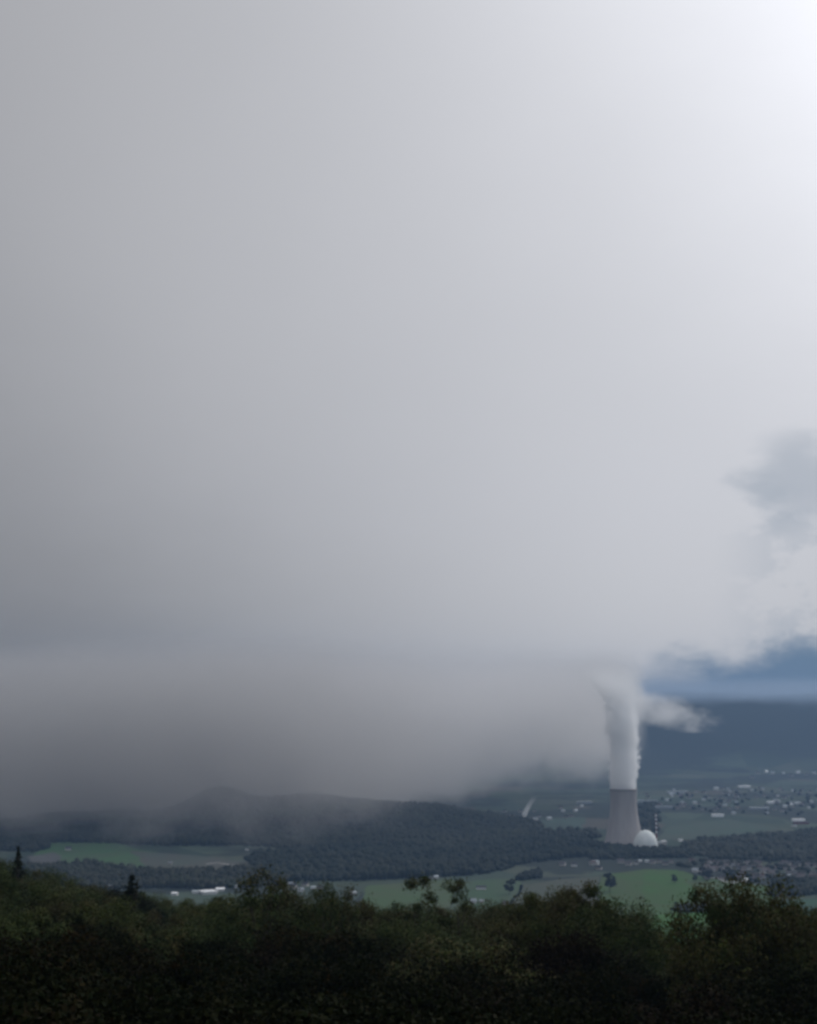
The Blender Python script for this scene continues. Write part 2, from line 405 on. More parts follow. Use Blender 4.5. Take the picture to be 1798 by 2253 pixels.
strip('road', [(500, 1909), (512, 1905), (524, 1903)], 8, M['asphalt'], 'short side road joining the pale bend')

# ------------------------------------------------------------------ woods that read as one mass
def ico(sub):
    import bmesh
    bm = bmesh.new(); bmesh.ops.create_icosphere(bm, subdivisions=sub, radius=1.0)
    V = np.array([v.co[:] for v in bm.verts]); Fc = np.array([[v.index for v in f.verts] for f in bm.faces]); bm.free()
    return V, Fc
ICO = {1: ico(1), 2: ico(2)}

def inside(pts, x, y):
    c = np.zeros(len(x), bool); n = len(pts)
    for i in range(n):
        x1, y1 = pts[i]; x2, y2 = pts[(i + 1) % n]
        k = ((y1 > y) != (y2 > y)) & (x < (x2 - x1) * (y - y1) / (y2 - y1 + 1e-9) + x1)
        c ^= k
    return c

def wood(pts, space, h, label, sub=1, world_pts=None, spire=0.3, name='woodland'):
    P = world_pts or [at_height(px, py, 0) for px, py in pts]
    xs = [p[0] for p in P]; ys = [p[1] for p in P]
    gx, gy = np.meshgrid(np.arange(min(xs), max(xs), space), np.arange(min(ys), max(ys), space * 1.25))
    gx = gx.ravel() + RNG.normal(0, .6, gx.size) * space; gy = gy.ravel() + RNG.normal(0, .7, gy.size) * space
    wob = 18 * np.sin(gx * 0.02 + gy * 0.013)
    k = inside(P, gx + wob, gy + wob * 0.6); gx, gy = gx[k], gy[k]
    gz = terrain(gx, gy)
    V0, F0 = ICO[sub]; n, nv = len(gx), len(V0)
    rr = min(space, 11) * RNG.uniform(0.45, 1.05, n); hh = h * RNG.uniform(0.55, 1.3, n) * (1 + 0.32 * np.sin(gx * 0.019 + 1.3 * np.sin(gy * 0.011)) * np.sin(gy * 0.017 + gx * 0.006))
    V = np.repeat(V0[None], n, 0) * (1 + RNG.uniform(-.28, .28, (n, nv, 1)))
    sp = (RNG.random(n) < spire)[:, None]
    tap = np.where(sp, np.clip(1 - 0.75 * (V0[None, :, 2] * .5 + .5), .1, 1) * 1.1, 1.0)
    V[:, :, 0] = V[:, :, 0] * tap * rr[:, None] + gx[:, None]
    V[:, :, 1] = V[:, :, 1] * tap * rr[:, None] + gy[:, None]
    V[:, :, 2] = (V[:, :, 2] * 0.5 + 0.42) * hh[:, None] + gz[:, None]
    Fc = (F0[None] + (np.arange(n) * nv)[:, None, None]).reshape(-1, 3)
    return tag(link(name, mesh(name, V.reshape(-1, 3), Fc, [M['far_leaf']])), label, None, None, 'stuff')

wood(None, 11, 17, 'dark wooded hill rising into the fog', 1, [(-1130, 4150), (-600, 4010), (-200, 3900), (120, 3930), (330, 4200), (420, 4700), (200, 5150), (-300, 5150), (-800, 5050), (-1250, 5000), (-1300, 4500)])
wood([(560, 1884), (720, 1868), (900, 1866), (1010, 1862), (1180, 1850), (1300, 1853), (1305, 1885), (1210, 1893), (1140, 1905), (1060, 1925), (900, 1934), (720, 1940), (600, 1945), (560, 1925)], 11, 17, 'dark wood across the plain left of the cooling tower')
wood([(1295, 1862), (1370, 1864), (1400, 1860), (1420, 1858), (1450, 1861), (1500, 1872), (1570, 1874), (1500, 1890), (1420, 1889), (1300, 1892)], 10, 15, 'riverside wood in front of the cooling tower and dome')
wood([(1490, 1862), (1560, 1850), (1640, 1845), (1720, 1836), (1850, 1826), (1850, 1890), (1700, 1896), (1560, 1890)], 11, 16, 'dark wood right of the domed building')
wood([(-60, 1828), (60, 1826), (125, 1838), (122, 1866), (60, 1876), (-60, 1872)], 12, 16, 'dark wood at the left under the fog')
wood([(60, 1912), (180, 1905), (330, 1915), (480, 1920), (600, 1916), (620, 1950), (420, 1957), (250, 1955), (100, 1945)], 9, 14, 'dark belt of trees behind the left slope', 2)
wood([(150, 1812), (260, 1812), (420, 1806), (430, 1822), (300, 1828), (150, 1826)], 14, 16, 'dim wood fading into the fog at the left')
wood([(1690, 1948), (1760, 1940), (1860, 1936), (1860, 1966), (1760, 1972), (1700, 1974)], 8, 13, 'dark copse below the village on the right', 2)
wood([(1486, 1997), (1530, 1995), (1568, 1998), (1572, 2006), (1500, 2008)], 6, 9, 'long dark hedge across the green meadow', 2, None, 0.1)
wood([(1138, 1925), (1180, 1917), (1190, 1928), (1150, 1940)], 7, 12, 'small copse at the edge of the brown field', 2)
wood([(1500, 1900), (1560, 1893), (1700, 1893), (1850, 1893), (1850, 1945), (1720, 1948), (1600, 1936), (1540, 1930)], 26, 11, 'garden trees scattered among the village houses', 1)
wood([(1440, 1745), (1580, 1742), (1850, 1735), (1850, 1800), (1600, 1790), (1440, 1785)], 105, 13, 'trees scattered through the far town', 1)
wood([(1412, 1768), (1440, 1770), (1442, 1800), (1436, 1835), (1410, 1835)], 13, 17, 'dark trees right of the cooling tower', 1)
wood([(1140, 1838), (1300, 1828), (1320, 1845), (1160, 1852)], 12, 16, 'tree belt behind the wood left of the cooling tower', 1)
wood([(950, 1846), (1150, 1838), (1140, 1856), (960, 1862)], 13, 14, 'trees behind the red roofed hamlet', 1)

# ------------------------------------------------------------------ trees as single things
def crown_mesh(name, seed, R, h, n_blob, n_leaf, leaf, mat, shape='round', sparse=1.0):
    loose = n_leaf <= 14000 and shape != 'spire' and leaf < .5
    r = np.random.default_rng(seed); C = []
    for _ in range(n_blob * 6):
        v = r.normal(size=3); v /= np.linalg.norm(v); q = r.uniform(0.35, 1.0) ** 0.5
        p = v * q
        if shape == 'round': ok = True; c = (p[0] * R, p[1] * R, h * (0.60 + 0.38 * p[2])) if not loose else (p[0] * R * (1 - .3 * p[2]), p[1] * R * (1 - .3 * p[2]), h * (0.54 + 0.44 * p[2]))
        elif shape == 'tall': c = (p[0] * R * (1 - .35 * max(p[2], 0)), p[1] * R * (1 - .35 * max(p[2], 0)), h * (0.56 + 0.42 * p[2]))
        else:
            u = r.random(); rr = R * (1 - u) ** 0.9 * r.uniform(.3, 1); a = r.uniform(0, 6.283); c = (rr * math.cos(a), rr * math.sin(a), h * (0.06 + 0.93 * u))
        C.append(c)
        if len(C) == n_blob: break
    C = np.array(C)
    bs = r.uniform(0.16, 0.34, len(C)) * R * ((1.05 - C[:, 2] / h) if shape == 'spire' else 1)
    if loose: bs *= 0.62
    k = r.integers(0, len(C), n_leaf)
    d = r.normal(size=(n_leaf, 3)); d /= np.linalg.norm(d, axis=1)[:, None]
    P = C[k] + d * (bs[k] * r.uniform(0.45, 1.15, n_leaf) * (r.uniform(0.7, 1.9, n_leaf) if loose else 1.0))[:, None] * np.array([1, 1, 0.75])
    stray = r.random(n_leaf) < 0.02
    P[stray] += r.normal(size=(stray.sum(), 3)) * R * 0.12
    kz = h / np.percentile(P[:, 2], 99.7); P[:, 2] *= kz; C[:, 2] *= kz
    A = r.normal(size=(n_leaf, 3)); A /= np.linalg.norm(A, axis=1)[:, None]
    B = np.cross(A, d + 0.4 * r.normal(size=(n_leaf, 3))); B /= (np.linalg.norm(B, axis=1)[:, None] + 1e-6)
    s = (leaf * r.uniform(0.5, 1.4, n_leaf))[:, None]
    V = np.stack([P - A * s, P + B * s * .6, P + A * s, P - B * s * .6], 1).reshape(-1, 3)
    Fq = np.arange(n_leaf * 4).reshape(-1, 4)
    return mesh(name, V, Fq, [mat]), C

def trunk_mesh(C, R, h, seed, spire=False):
    r = random.Random(seed); b = MB()
    lean = [(0, 0, -2.5), (r.uniform(-.3, .3), r.uniform(-.3, .3), h * .25), (r.uniform(-.5, .5), r.uniform(-.5, .5), h * .5), (r.uniform(-.6, .6), r.uniform(-.6, .6), h * (.96 if spire else .78))]
    rs = [h * .022, h * .017, h * .012, h * .003]
    for i in range(3): b.bar(lean[i], lean[i + 1], rs[i], rs[i + 1], 8)
    for c in list(C)[:22]:
        z = min(max(c[2] * 0.62, h * .15), h * .7); t = z / (h * .78)
        b.bar((0.2, 0.1, z), tuple(c), h * .006, h * .0015, 5)
    return b.me('trunk', M['bark'])

PROTO = {}
def proto(key, seed, R, h, nb, nl, leaf, mat, shape='round'):
    cm, C = crown_mesh('crown', seed, R, h, nb, nl, leaf, mat, shape)
    PROTO[key] = (cm, trunk_mesh(C, R, h, seed, shape == 'spire'), h, R)
for i in range(4): proto('mixed%d' % i, 20 + i, 6.2 + .5 * i, 17, 60 + 8 * i, 44000, 0.125, M['leaf'])
for i in range(3): proto('dark%d' % i, 40 + i, 6.6, 17, 90, 40000, 0.14, M['leaf_shaded'])
for i in range(2): proto('tall%d' % i, 60 + i, 4.6, 18, 46, 26000, 0.125, M['leaf'], 'tall')
proto('sparse', 71, 5.6, 17, 70, 13000, 0.13, M['leaf'])
proto('sparse_tall', 72, 4.2, 17, 46, 9500, 0.13, M['leaf'], 'tall')
for i in range(2): proto('fir%d' % i, 80 + i, 4.0, 18, 160, 14000, 0.15, M['needle'], 'spire')
proto('small', 90, 5.0, 12, 22, 1500, 0.75, M['far_leaf'])

ORD = ['first', 'second', 'third', 'fourth', 'fifth', 'sixth', 'seventh', 'eighth', 'ninth', 'tenth', 'eleventh', 'twelfth', 'thirteenth', 'fourteenth', 'fifteenth', 'sixteenth',
       'seventeenth', 'eighteenth', 'nineteenth', 'twentieth', 'twenty-first', 'twenty-second', 'twenty-third', 'twenty-fourth', 'twenty-fifth', 'twenty-sixth', 'twenty-seventh',
       'twenty-eighth', 'twenty-ninth', 'thirtieth', 'thirty-first', 'thirty-second', 'thirty-third', 'thirty-fourth', 'thirty-fifth', 'thirty-sixth', 'thirty-seventh', 'thirty-eighth', 'thirty-ninth', 'fortieth',
       'forty-first', 'forty-second', 'forty-third', 'forty-fourth', 'forty-fifth', 'forty-sixth', 'forty-seventh', 'forty-eighth', 'forty-ninth', 'fiftieth'] + ['%dth' % k if k % 10 not in (1, 2, 3) else '%d%s' % (k, {1: 'st', 2: 'nd', 3: 'rd'}[k % 10]) for k in range(51, 111)]

def tree(key, x, y, z, sc, label, group, name='broadleaf_tree', cat='tree', zs=1.0):
    cm, tm, h, R = PROTO[key]
    e = link(name, None, None, (x, y, z), random.uniform(0, 6.28), sc); e.scale = (sc, sc, sc * zs)
    tag(e, label, cat, group)
    link('crown', cm, e); link('trunk', tm, e)
    return e

def tree_top(key, px, py, D, label, group, name='broadleaf_tree', wide=1.0):
    """a tree at distance D whose top shows at px, py, standing on the slope"""
    x, y, zt = at_dist(px, py, D); z = H(x, y); hgt = max(zt - z, 5.0)
    h = PROTO[key][2]; s = hgt / h * wide
    return tree(key, x, y, z - 0.5, s, label, group, name, zs=(hgt + 0.5) / (h * s))

rows = [('back row', 285, 0, 5.2, 46), ('second row from the back', 225, 32, 5.6, 70), ('third row from the back', 165, 78, 6.2, 100),
        ('middle row', 118, 130, 6.6, 150), ('second row from the front', 80, 195, 6.6, 215), ('front row', 56, 262, 6.6, 300)]
for ri, (rn, D, off, R, step) in enumerate(rows):
    xs = []; px = -120 + random.uniform(0, step * .5)
    while px < 1920: xs.append(px); px += step * random.uniform(0.8, 1.2)
    for k, px in enumerate(xs):
        Dk = D * random.uniform(0.93, 1.08)
        half = step * 0.62
        py = max(float(skyline(px + q * half)) for q in (-1, -.5, 0, .5, 1)) + off + random.uniform(-4, 18)
        if ri == 0 and px < 400: Dk *= 1.35
        if ri == 0 and 815 < px < 895: Dk *= 1.5; py += 8
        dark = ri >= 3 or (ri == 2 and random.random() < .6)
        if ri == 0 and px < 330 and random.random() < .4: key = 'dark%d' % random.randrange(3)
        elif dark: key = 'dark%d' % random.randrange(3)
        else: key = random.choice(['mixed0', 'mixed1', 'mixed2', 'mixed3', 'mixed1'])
        tone = 'Dark' if key.startswith('dark') else 'Olive green'
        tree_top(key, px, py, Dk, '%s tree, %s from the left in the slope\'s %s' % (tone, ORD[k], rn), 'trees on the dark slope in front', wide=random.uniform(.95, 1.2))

G = 'trees breaking the skyline of the dark slope'
tree_top('fir0', 41, 1864, 330, 'small dark conifer tip rising from the far left of the slope', G, 'conifer', 1.0)
tree_top('fir1', 291, 1927, 285, 'broad dark conifer with a pointed top on the left slope', G, 'conifer', 1.8)
tree_top('sparse', 578, 1915, 210, 'sprawling thin tree on the skyline left of the twin small trees', G, wide=1.0)
tree_top('sparse', 618, 1932, 215, 'thin leaning tree just right of the sprawling skyline tree', G, wide=0.8)
tree_top('sparse', 722, 1946, 210, 'twiggy treetop on the skyline left of the olive field', G, wide=.8)
tree_top('sparse', 770, 1955, 215, 'bushy brown treetop bordering the olive field on its left', G, wide=.9)
tree_top('sparse_tall', 915, 1928, 230, 'slender open tree standing before the olive field, left of two', G, wide=1.0)
tree_top('sparse_tall', 1005, 1936, 235, 'slender open tree standing before the barn field, right of two', G, wide=.9)
tree_top('mixed1', 1197, 1962, 215, 'rounded treetop with a green crown before the brown field', G, wide=.8)
tree_top('tall0', 1285, 1950, 210, 'highest bushy treetop just left below the cooling tower', G, wide=1.0)
tree_top('mixed3', 1262, 1972, 205, 'broad crown left below the highest bushy treetop', G, wide=.8)
tree_top('mixed2', 1355, 1984, 190, 'reddish brown crown below the cooling tower', G, wide=.8)
tree_top('mixed2', 1636, 1936, 150, 'big round tree right of the meadow gap', G, wide=.72)
tree_top('tall1', 1604, 1972, 152, 'tree leaning on the left side of the big round tree', G, wide=.7)
tree_top('mixed0', 1700, 1985, 150, 'lower crown on the right side of the big round tree', G, wide=.65)
tree_top('mixed1', 1775, 1998, 150, 'brown crown at the right edge beside the meadow', G, wide=.7)

G = 'single trees out on the plain'
for px, py, s, lb in [(1484, 1944, 1.5, 'round dark tree at the meadow edge right of the bright strip'), (1548, 1934, 2.2, 'large dark tree beside the village house'),
                      (1562, 1936, 1.7, 'dark tree on the right side of the large village tree'), (1342, 1962, 3.0, 'tall dim tree between brown field and green meadow'),
                      (1121, 1968, 2.2, 'dim tree at the right of the barn field'), (1489, 1999, 1.0, 'small dark tree beside the tiny white hut'),
                      (1697, 1963, 1.2, 'small dark tree beside the dark copse'), (1529, 1940, 1.2, 'small dark tree in front of the village'),
                      (1128, 1950, 1.3, 'small tree near the corner of the brown field')]:
    x, y = at_height(px, py, 0); tree('small', x, y, 0, s, lb, G)

# ------------------------------------------------------------------ cooling tower, dome, stack and halls
def thing(name, label, cat, x, y, z=0.0, rz=0.0, group=None):
    e = link(name, None, None, (x, y, z), rz); return tag(e, label, cat, group)
TX, TY, _ = at_dist(1371.5, 1737, 4000)
tw = thing('cooling_tower', 'tall pale concrete cooling tower, flared at its foot, pouring out thick steam', 'cooling tower', TX, TY)
ZT = at_dist(1371.5, 1737, 4000)[2]
def rt(z): return 35.6 * math.sqrt(1 + ((z - 122) / 100.0) ** 2)
zs = np.linspace(9, ZT, 40)
b = MB(); b.rev(0, 0, [(rt(z), z) for z in zs] + [(rt(ZT) + .9, ZT), (rt(ZT) + .9, ZT + 1.4), (rt(ZT) - .6, ZT + 1.4)], 96, False)
link('shell', b.me('shell', M['concrete'], True), tw)
b = MB(); b.rev(0, 0, [(rt(z) - 1.0, z) for z in zs[::-1]], 96, False); link('inner_wall', b.me('inner_wall', M['concrete_in'], True), tw)
b = MB(); b.rev(0, 0, [(rt(0) + 1.2, -1), (rt(0) + 1.2, .8), (rt(0) - 2, .8)], 96, False); link('base_ring', b.me('base_ring', M['concrete']), tw)
b = MB()
for i in range(48):
    a0 = 2 * math.pi * i / 48
    for s in (-1, 1):
        a1 = a0 + s * math.pi / 48
        b.bar((rt(0) * math.cos(a0), rt(0) * math.sin(a0), 0.5), ((rt(9) - .5) * math.cos(a1), (rt(9) - .5) * math.sin(a1), 9.4), .6, .6, 6)
link('support_columns', b.me('support_columns', M['concrete']), tw)['kind'] = 'stuff'

DX, DY, _ = at_dist(1420, 1826, 3900); DT = at_dist(1420, 1826, 3900)[2]
dm = thing('reactor_dome', 'pale round concrete dome overlapping the foot of the cooling tower', 'dome', DX, DY)
b = MB(); b.rev(0, 0, [(32, 0), (32, 9.0), (32.6, 9.2), (32.6, 10.0), (31.6, 10.2)], 72, False); link('drum', b.me('drum', M['dome'], False), dm)
b = MB(); hs = DT - 10
b.rev(0, 0, [(31.6 * math.cos(a), 10 + hs * math.sin(a)) for a in np.linspace(0, math.pi / 2 * .985, 24)], 72); link('cupola', b.me('cupola', M['dome'], True), dm)
b = MB(); b.rev(0, 0, [(1.8, DT - .6), (1.8, DT + .1), (1.2, DT + .3)], 16); link('vent_cap', b.me('vent_cap', M['white']), dm)

SX, SY, ST = at_dist(1443.5, 1790, 3925)
st = thing('vent_stack', 'slim red and white banded stack behind the pale dome', 'chimney', SX, SY)
def px2z(py): return at_dist(1443.5, py, 3925)[2]
b = MB(); b.rev(0, 0, [(2.3, 0), (1.9, 40), (1.55, ST - .8), (1.8, ST - .7), (1.8, ST), (1.2, ST)], 20); link('shaft', b.me('shaft', M['band_red'], False), st)
for c in (1794.5, 1803, 1812, 1821, 1830.5):
    b = MB(); z1, z0 = px2z(c - 2.3), px2z(c + 2.3); b.rev(0, 0, [(2.0, z0), (2.05, z0 + .1), (2.0, z1 - .1), (1.6, z1)], 20, False); link('white_band', b.me('white_band', M['white']), st)

def hall(px, py, L, Wd, hgt, label, wall='white', roof='palesheet', rz=0.0, name='hall', group=None, flat=True, cat='building', D=None, win=True, hr=None):
    if D is None: x, y = at_height(px, py, 0)
    else: x, y, _ = at_dist(px, py, D)
    e = thing(name, label, cat, x, y, H(x, y), rz, group)
    if flat:
        b = MB().box(0, 0, -1, L, Wd, hgt + 1); link('wall', b.me('wall', M[wall]), e)
        b = MB().box(0, 0, hgt + .004, L + 1.2, Wd + 1.2, .7).box(L * .2, 0, hgt + .71, L * .15, Wd * .3, 1.4).box(-L * .25, Wd * .1, hgt + .71, L * .08, Wd * .25, 1.0); link('roof', b.me('roof', M[roof]), e)
    else:
        hr = hr or Wd * .22
        b = MB().gable_wall(0, 0, -1, L, Wd, hgt + 1, hr); link('wall', b.me('wall', M[wall]), e)
        b = MB().gable(0, 0, hgt + .05, L, Wd, hr, .8); link('roof', b.me('roof', M[roof]), e)
    return e
GP = 'low halls around the cooling tower'
hall(1357, 1857.5, 34, 16, 9, 'long low white roofed hall at the foot of the cooling tower', 'plaster', 'bright', group=GP)
hall(1386, 1858, 18, 14, 8, 'small low hall between cooling tower and pale dome', 'plaster', 'palesheet', group=GP)
hall(1453, 1859, 14, 24, 7, 'low hall touching the right foot of the pale dome', 'plaster', 'palesheet', group=GP)
hall(1461, 1858, 12, 16, 9, 'small white roofed hall right of the pale dome', 'plaster', 'bright', rz=.25, group=GP)
GB = 'large halls and sheds on the plain'
hall(1579, 1797, 40, 22, 8, 'long bright white hall alone beyond the grey green fields', 'bright', 'bright', group=GB, win=False)
hall(1757, 1808, 38, 26, 8.5, 'bright white hall with a reddish annex at the right', 'bright', 'bright', group=GB, win=False)
hall(1763, 1813, 46, 22, 7, 'dull red low annex in front of the right white hall', 'band_red', 'tile', group=GB)
hall(1747, 1819, 15, 12, 5, 'small pale shed below the reddish annex', 'palewall', 'palesheet', group=GB)
hall(1670, 1781, 70, 24, 7, 'very long grey roofed shed in the far town', 'palesheet', 'palesheet', group=GB)
hall(1698, 1768, 34, 22, 8, 'pale hall above the very long grey shed', 'white', 'bright', group=GB, win=False)
hall(1638, 1733, 55, 26, 9, 'bright flat hall farthest back in the town', 'bright', 'bright', group=GB, win=False)
hall(1491, 1746, 90, 40, 10, 'wide grey works building above the domed building', 'palesheet', 'palesheet', group=GB)
hall(1424, 1765, 80, 20, 7, 'long dim grey shed just right of the steam column', 'palesheet', 'palesheet', group=GB)
hall(1460, 1778, 66, 14, 6, 'long thin grey roofed shed above the banded stack', 'palesheet', 'palesheet', group=GB)
hall(1498, 1851, 11, 8, 5, 'small white building alone right of the pale dome', 'bright', 'bright', group=GB)
hall(1520, 1867, 40, 16, 4.5, 'grey green glasshouse right of the pale dome', 'palesheet', 'palesheet', group=GB)
hall(1059, 1957, 20, 11, 5.2, 'white walled barn with a dark roof alone on the grey green field', 'palewall', 'darkroof', group=GB, flat=False)
hall(1047, 1799, 50, 20, 8, 'row building at the left of the small steaming chimney', 'plaster', 'palesheet', group=GB)
hall(1286, 1768, 60, 24, 7, 'grey roofed shed left of the steam column', 'palesheet', 'palesheet', group=GB)
hall(899, 1801, 26, 14, 8, 'pale building at the top edge of the wooded hill', 'white', 'palesheet', group=GB)
hall(988, 1848, 16, 11, 7, 'pale house right below the wooded hill', 'palewall', 'palesheet', group=GB)
hall(458, 1966, 30, 30, 5, 'large pale glasshouse roof shining behind the left treetops', 'palewall', 'bright', rz=.5, group=GB)
hall(484, 1961, 17, 10, 5, 'narrow bright roof beside the large glasshouse', 'palewall', 'bright', rz=.3, group=GB, flat=False)
hall(431, 1966, 13, 8, 4.5, 'small bright roof left of the large glasshouse', 'palewall', 'palesheet', rz=-.2, group=GB, flat=False)
hall(385, 1970, 12, 8, 4.5, 'small pale roof behind the pointed conifer, right side', 'palewall', 'bright', rz=-.3, group=GB, flat=False)
hall(513, 1953, 16, 9, 5, 'thin pale roof right above the large glasshouse', 'palewall', 'bright', group=GB)
hall(325, 1948, 18, 9, 5, 'pale roof just right of the pointed conifer tip', 'plaster', 'palesheet', group=GB)
hall(245, 1953, 16, 9, 5, 'pale roof just left of the pointed conifer tip', 'plaster', 'palesheet', group=GB)
hall(374, 1902, 10, 8, 5, 'small pale shed on the grey brown field', 'plaster', 'palesheet', group=GB)

def house_meshes(wall, roof):
    b = MB().gable_wall(0, 0, -1, 1.35 * 9, 9, 6.0, 3.6); wm = b.me('wall', M[wall])
    b = MB().gable(0, 0, 5.05, 1.35 * 9, 9, 3.6, .7).box(2.4, 1.2, 7.2, .9, .9, 2.4); rm = b.me('roof', M[roof])
    return wm, rm
HM = {'white': house_meshes('palewall', 'darkroof'), 'red': house_meshes('plaster', 'tile'), 'pale': house_meshes('palewall', 'palesheet'), 'grey': house_meshes('plaster', 'darkroof')}
def house(px, py, kind, label, group, sc=1.0, rz=None):
    x, y = at_height(px, py, 0)
    e = thing('house', label, 'house', x, y, H(x, y), random.uniform(-.6, .6) if rz is None else rz, group); e.scale = (sc,) * 3
    for n, m in zip(('wall', 'roof'), HM[kind]): link(n, m, e)
    return e

def village(pts, gname, where, kinds):
    pts = sorted(pts)
    for k, p in enumerate(pts):
        kd = p[2] if len(p) > 2 else random.choice(kinds)
        look = {'white': 'White dark-roofed house', 'red': 'Brown-roofed house', 'pale': 'Pale house', 'grey': 'Grey dark-roofed house'}[kd]
        house(p[0], p[1], kd, '%s, %s from the left %s' % (look, ORD[k], where), gname, random.uniform(.85, 1.25) * (p[3] if len(p) > 3 else 1))
def scatter(n, x0, x1, ya, yb):
    out = []
    for _ in range(n):
        u = random.random(); out.append((x0 + (x1 - x0) * u, (ya[0] + (ya[1] - ya[0]) * u) + random.random() * ((yb[0] - ya[0]) * (1 - u) + (yb[1] - ya[1]) * u)))
    return out
house(1263, 1906, 'white', 'Bright white house alone in front of the wood, left of the tower', 'lone houses', 1.05, .1)
house(1238, 1905, 'red', 'Dull pinkish house left of the bright lone house', 'lone houses', 1.1)
house(1486.5, 2003.5, 'white', 'Tiny white hut on the green meadow', 'lone houses', .5, 0)
house(1713, 1975, 'white', 'Tiny white gabled hut at the edge of the dark copse', 'lone houses', .5, 1.5)
house(1615, 1911, 'white', 'White gabled house standing highest in the village', 'lone houses', 1.6, 1.2)
house(543.5, 1871, 'white', 'Tiny white house alone in front of the wooded hill', 'lone houses', .75, 1.4)
house(559, 1998, 'red', 'Pale brown house half hidden behind the sprawling thin tree', 'lone houses', .9)
house(596, 1999, 'grey', 'Small grey house right below the sprawling thin tree', 'lone houses', .8)
house(1042, 1987, 'pale', 'Pale farmhouse left below the barn, above the treetops', 'lone houses', .95, 0)
house(1060, 1986, 'pale', 'Small pale outbuilding right of the farmhouse', 'lone houses', .7, 0)
house(1113, 1992, 'red', 'Brown farmhouse behind the treetops right of the pale farmhouse', 'lone houses', .9)
village([(1399, 1902, 'white'), (1408, 1896.5, 'pale', .65), (1423.5, 1897.5, 'pale', .65), (1451, 1898, 'grey'), (1477, 1899, 'red'), (1311, 1902, 'pale'), (1304, 1903, 'red'), (1318, 1913, 'grey'), (1383, 1904, 'red'), (1366, 1899, 'red'), (1436, 1900, 'red'), (1464, 1903, 'grey')],
        'houses in a row below the cooling tower', 'of the row below the cooling tower', ['red'])
village([(1523, 1899, 'red', 1.2), (1530, 1919, 'pale'), (1561, 1907, 'pale'), (1647, 1913, 'white'), (1719, 1931, 'pale', .65), (1737, 1929, 'pale', .6), (1747, 1918, 'pale', .6), (1791, 1940, 'red', 1.6), (1613, 1944, 'pale', .7), (1641, 1939, 'pale', .8), (1700, 1936, 'grey', .7)]
        + scatter(78, 1545, 1830, (1899, 1897), (1934, 1944)), 'houses of the village beside the meadow', 'in the village beside the meadow', ['red', 'red', 'grey', 'red', 'red', 'grey'])
village([(1468, 1762, 'pale'), (1529, 1769, 'pale'), (1576, 1738, 'pale', 1.3), (1602, 1737, 'pale'), (1688, 1791, 'pale'), (1614, 1792, 'pale'), (1785, 1766, 'pale', 1.3), (1713, 1765, 'pale')]
        + scatter(84, 1412, 1830, (1742, 1727), (1778, 1796)), 'houses of the far town', 'in the far town right of the steam', ['pale', 'grey', 'grey', 'red', 'grey'])
village([(1686, 1701, 'pale', 1.8), (1756, 1702, 'pale', 1.8), (1700, 1703, 'pale', 1.4), (1775, 1705, 'grey', 1.6), (1668, 1703, 'grey', 1.6), (1724, 1703, 'pale', 1.4), (1741, 1708, 'grey', 1.4), (1792, 1703, 'pale', 1.4), (1655, 1712, 'grey', 1.5)],
        'houses under the far range', 'in the farthest row under the dark range', ['pale'])
village([(1051, 1845, 'red', 1.5), (1044, 1846, 'red'), (1138, 1838, 'pale'), (1005, 1860, 'red'), (944.6, 1829, 'red'), (1128, 1840, 'red'), (1020, 1842, 'grey'), (1066, 1844, 'red'), (970, 1838, 'red'), (1087, 1842, 'red'), (1014, 1836, 'pale'), (1030, 1850, 'grey')],
        'houses of the hamlet beside the wooded hill', 'in the red roofed hamlet beside the wooded hill', ['red'])
village([(1098 + i * 7.5 + random.uniform(-2, 2), 1811 + random.uniform(-1.5, 2), 'pale' if i % 3 else 'grey') for i in range(8)] + scatter(22, 1010, 1300, (1795, 1765), (1822, 1800)),
        'houses around the small steaming chimney', 'in the settlement around the small steaming chimney', ['pale', 'grey', 'red', 'grey'])
village([(244, 1834, 'pale'), (250, 1833, 'grey'), (296, 1839, 'pale'), (70, 1856, 'grey'), (150, 1871, 'grey'), (114, 1742 + 90, 'pale'), (236, 1836, 'grey')], 'houses at the edge of the fog', 'at the edge of the fog', ['pale'])
village([(645, 1955, 'grey'), (662, 1962, 'pale', .9), (690, 1957, 'pale', .8), (705, 1956, 'grey'), (778, 1969, 'pale', .9), (960, 1933, 'pale', .8), (640, 1948, 'pale', .8), (950, 1933, 'grey', .8), (672, 1950, 'grey')], 'houses seen between the treetops', 'of those seen between the treetops', ['pale'])

# small works with its own chimney
x, y = at_height(1154, 1806, 0)
ch = thing('chimney', 'short pale works chimney giving off a thin steam trail', 'chimney', x, y)
b = MB(); b.rev(0, 0, [(2.2, 0), (1.6, 18), (1.9, 18.1), (1.9, 19), (1.1, 19)], 16); link('shaft', b.me('shaft', M['palewall']), ch)
b = MB().box(0, 0, 0, 12, 10, 5); link('base_block', b.me('base_block', M['plaster']), ch)

# ------------------------------------------------------------------ steam, fog and haze
def vol(name, color, dens, build=None, aniso=0.0, step=1.0):
    m = bpy.data.materials.new(name); m.use_nodes = True; m.cycles.volume_step_rate = step
    t = NT(m.node_tree); t.n.remove(t.n['Principled BSDF']); out = t.n['Material Output']
    pv = t.new('ShaderNodeVolumePrincipled'); t.l.new(pv.outputs[0], out.inputs['Volume'])
    pv.inputs['Color'].default_value = tuple(color) + (1,); pv.inputs['Density'].default_value = dens
    pv.inputs['Anisotropy'].default_value = aniso
    if build: t.put(pv.inputs['Density'], t.m('MULTIPLY', build(t), dens))
    return m

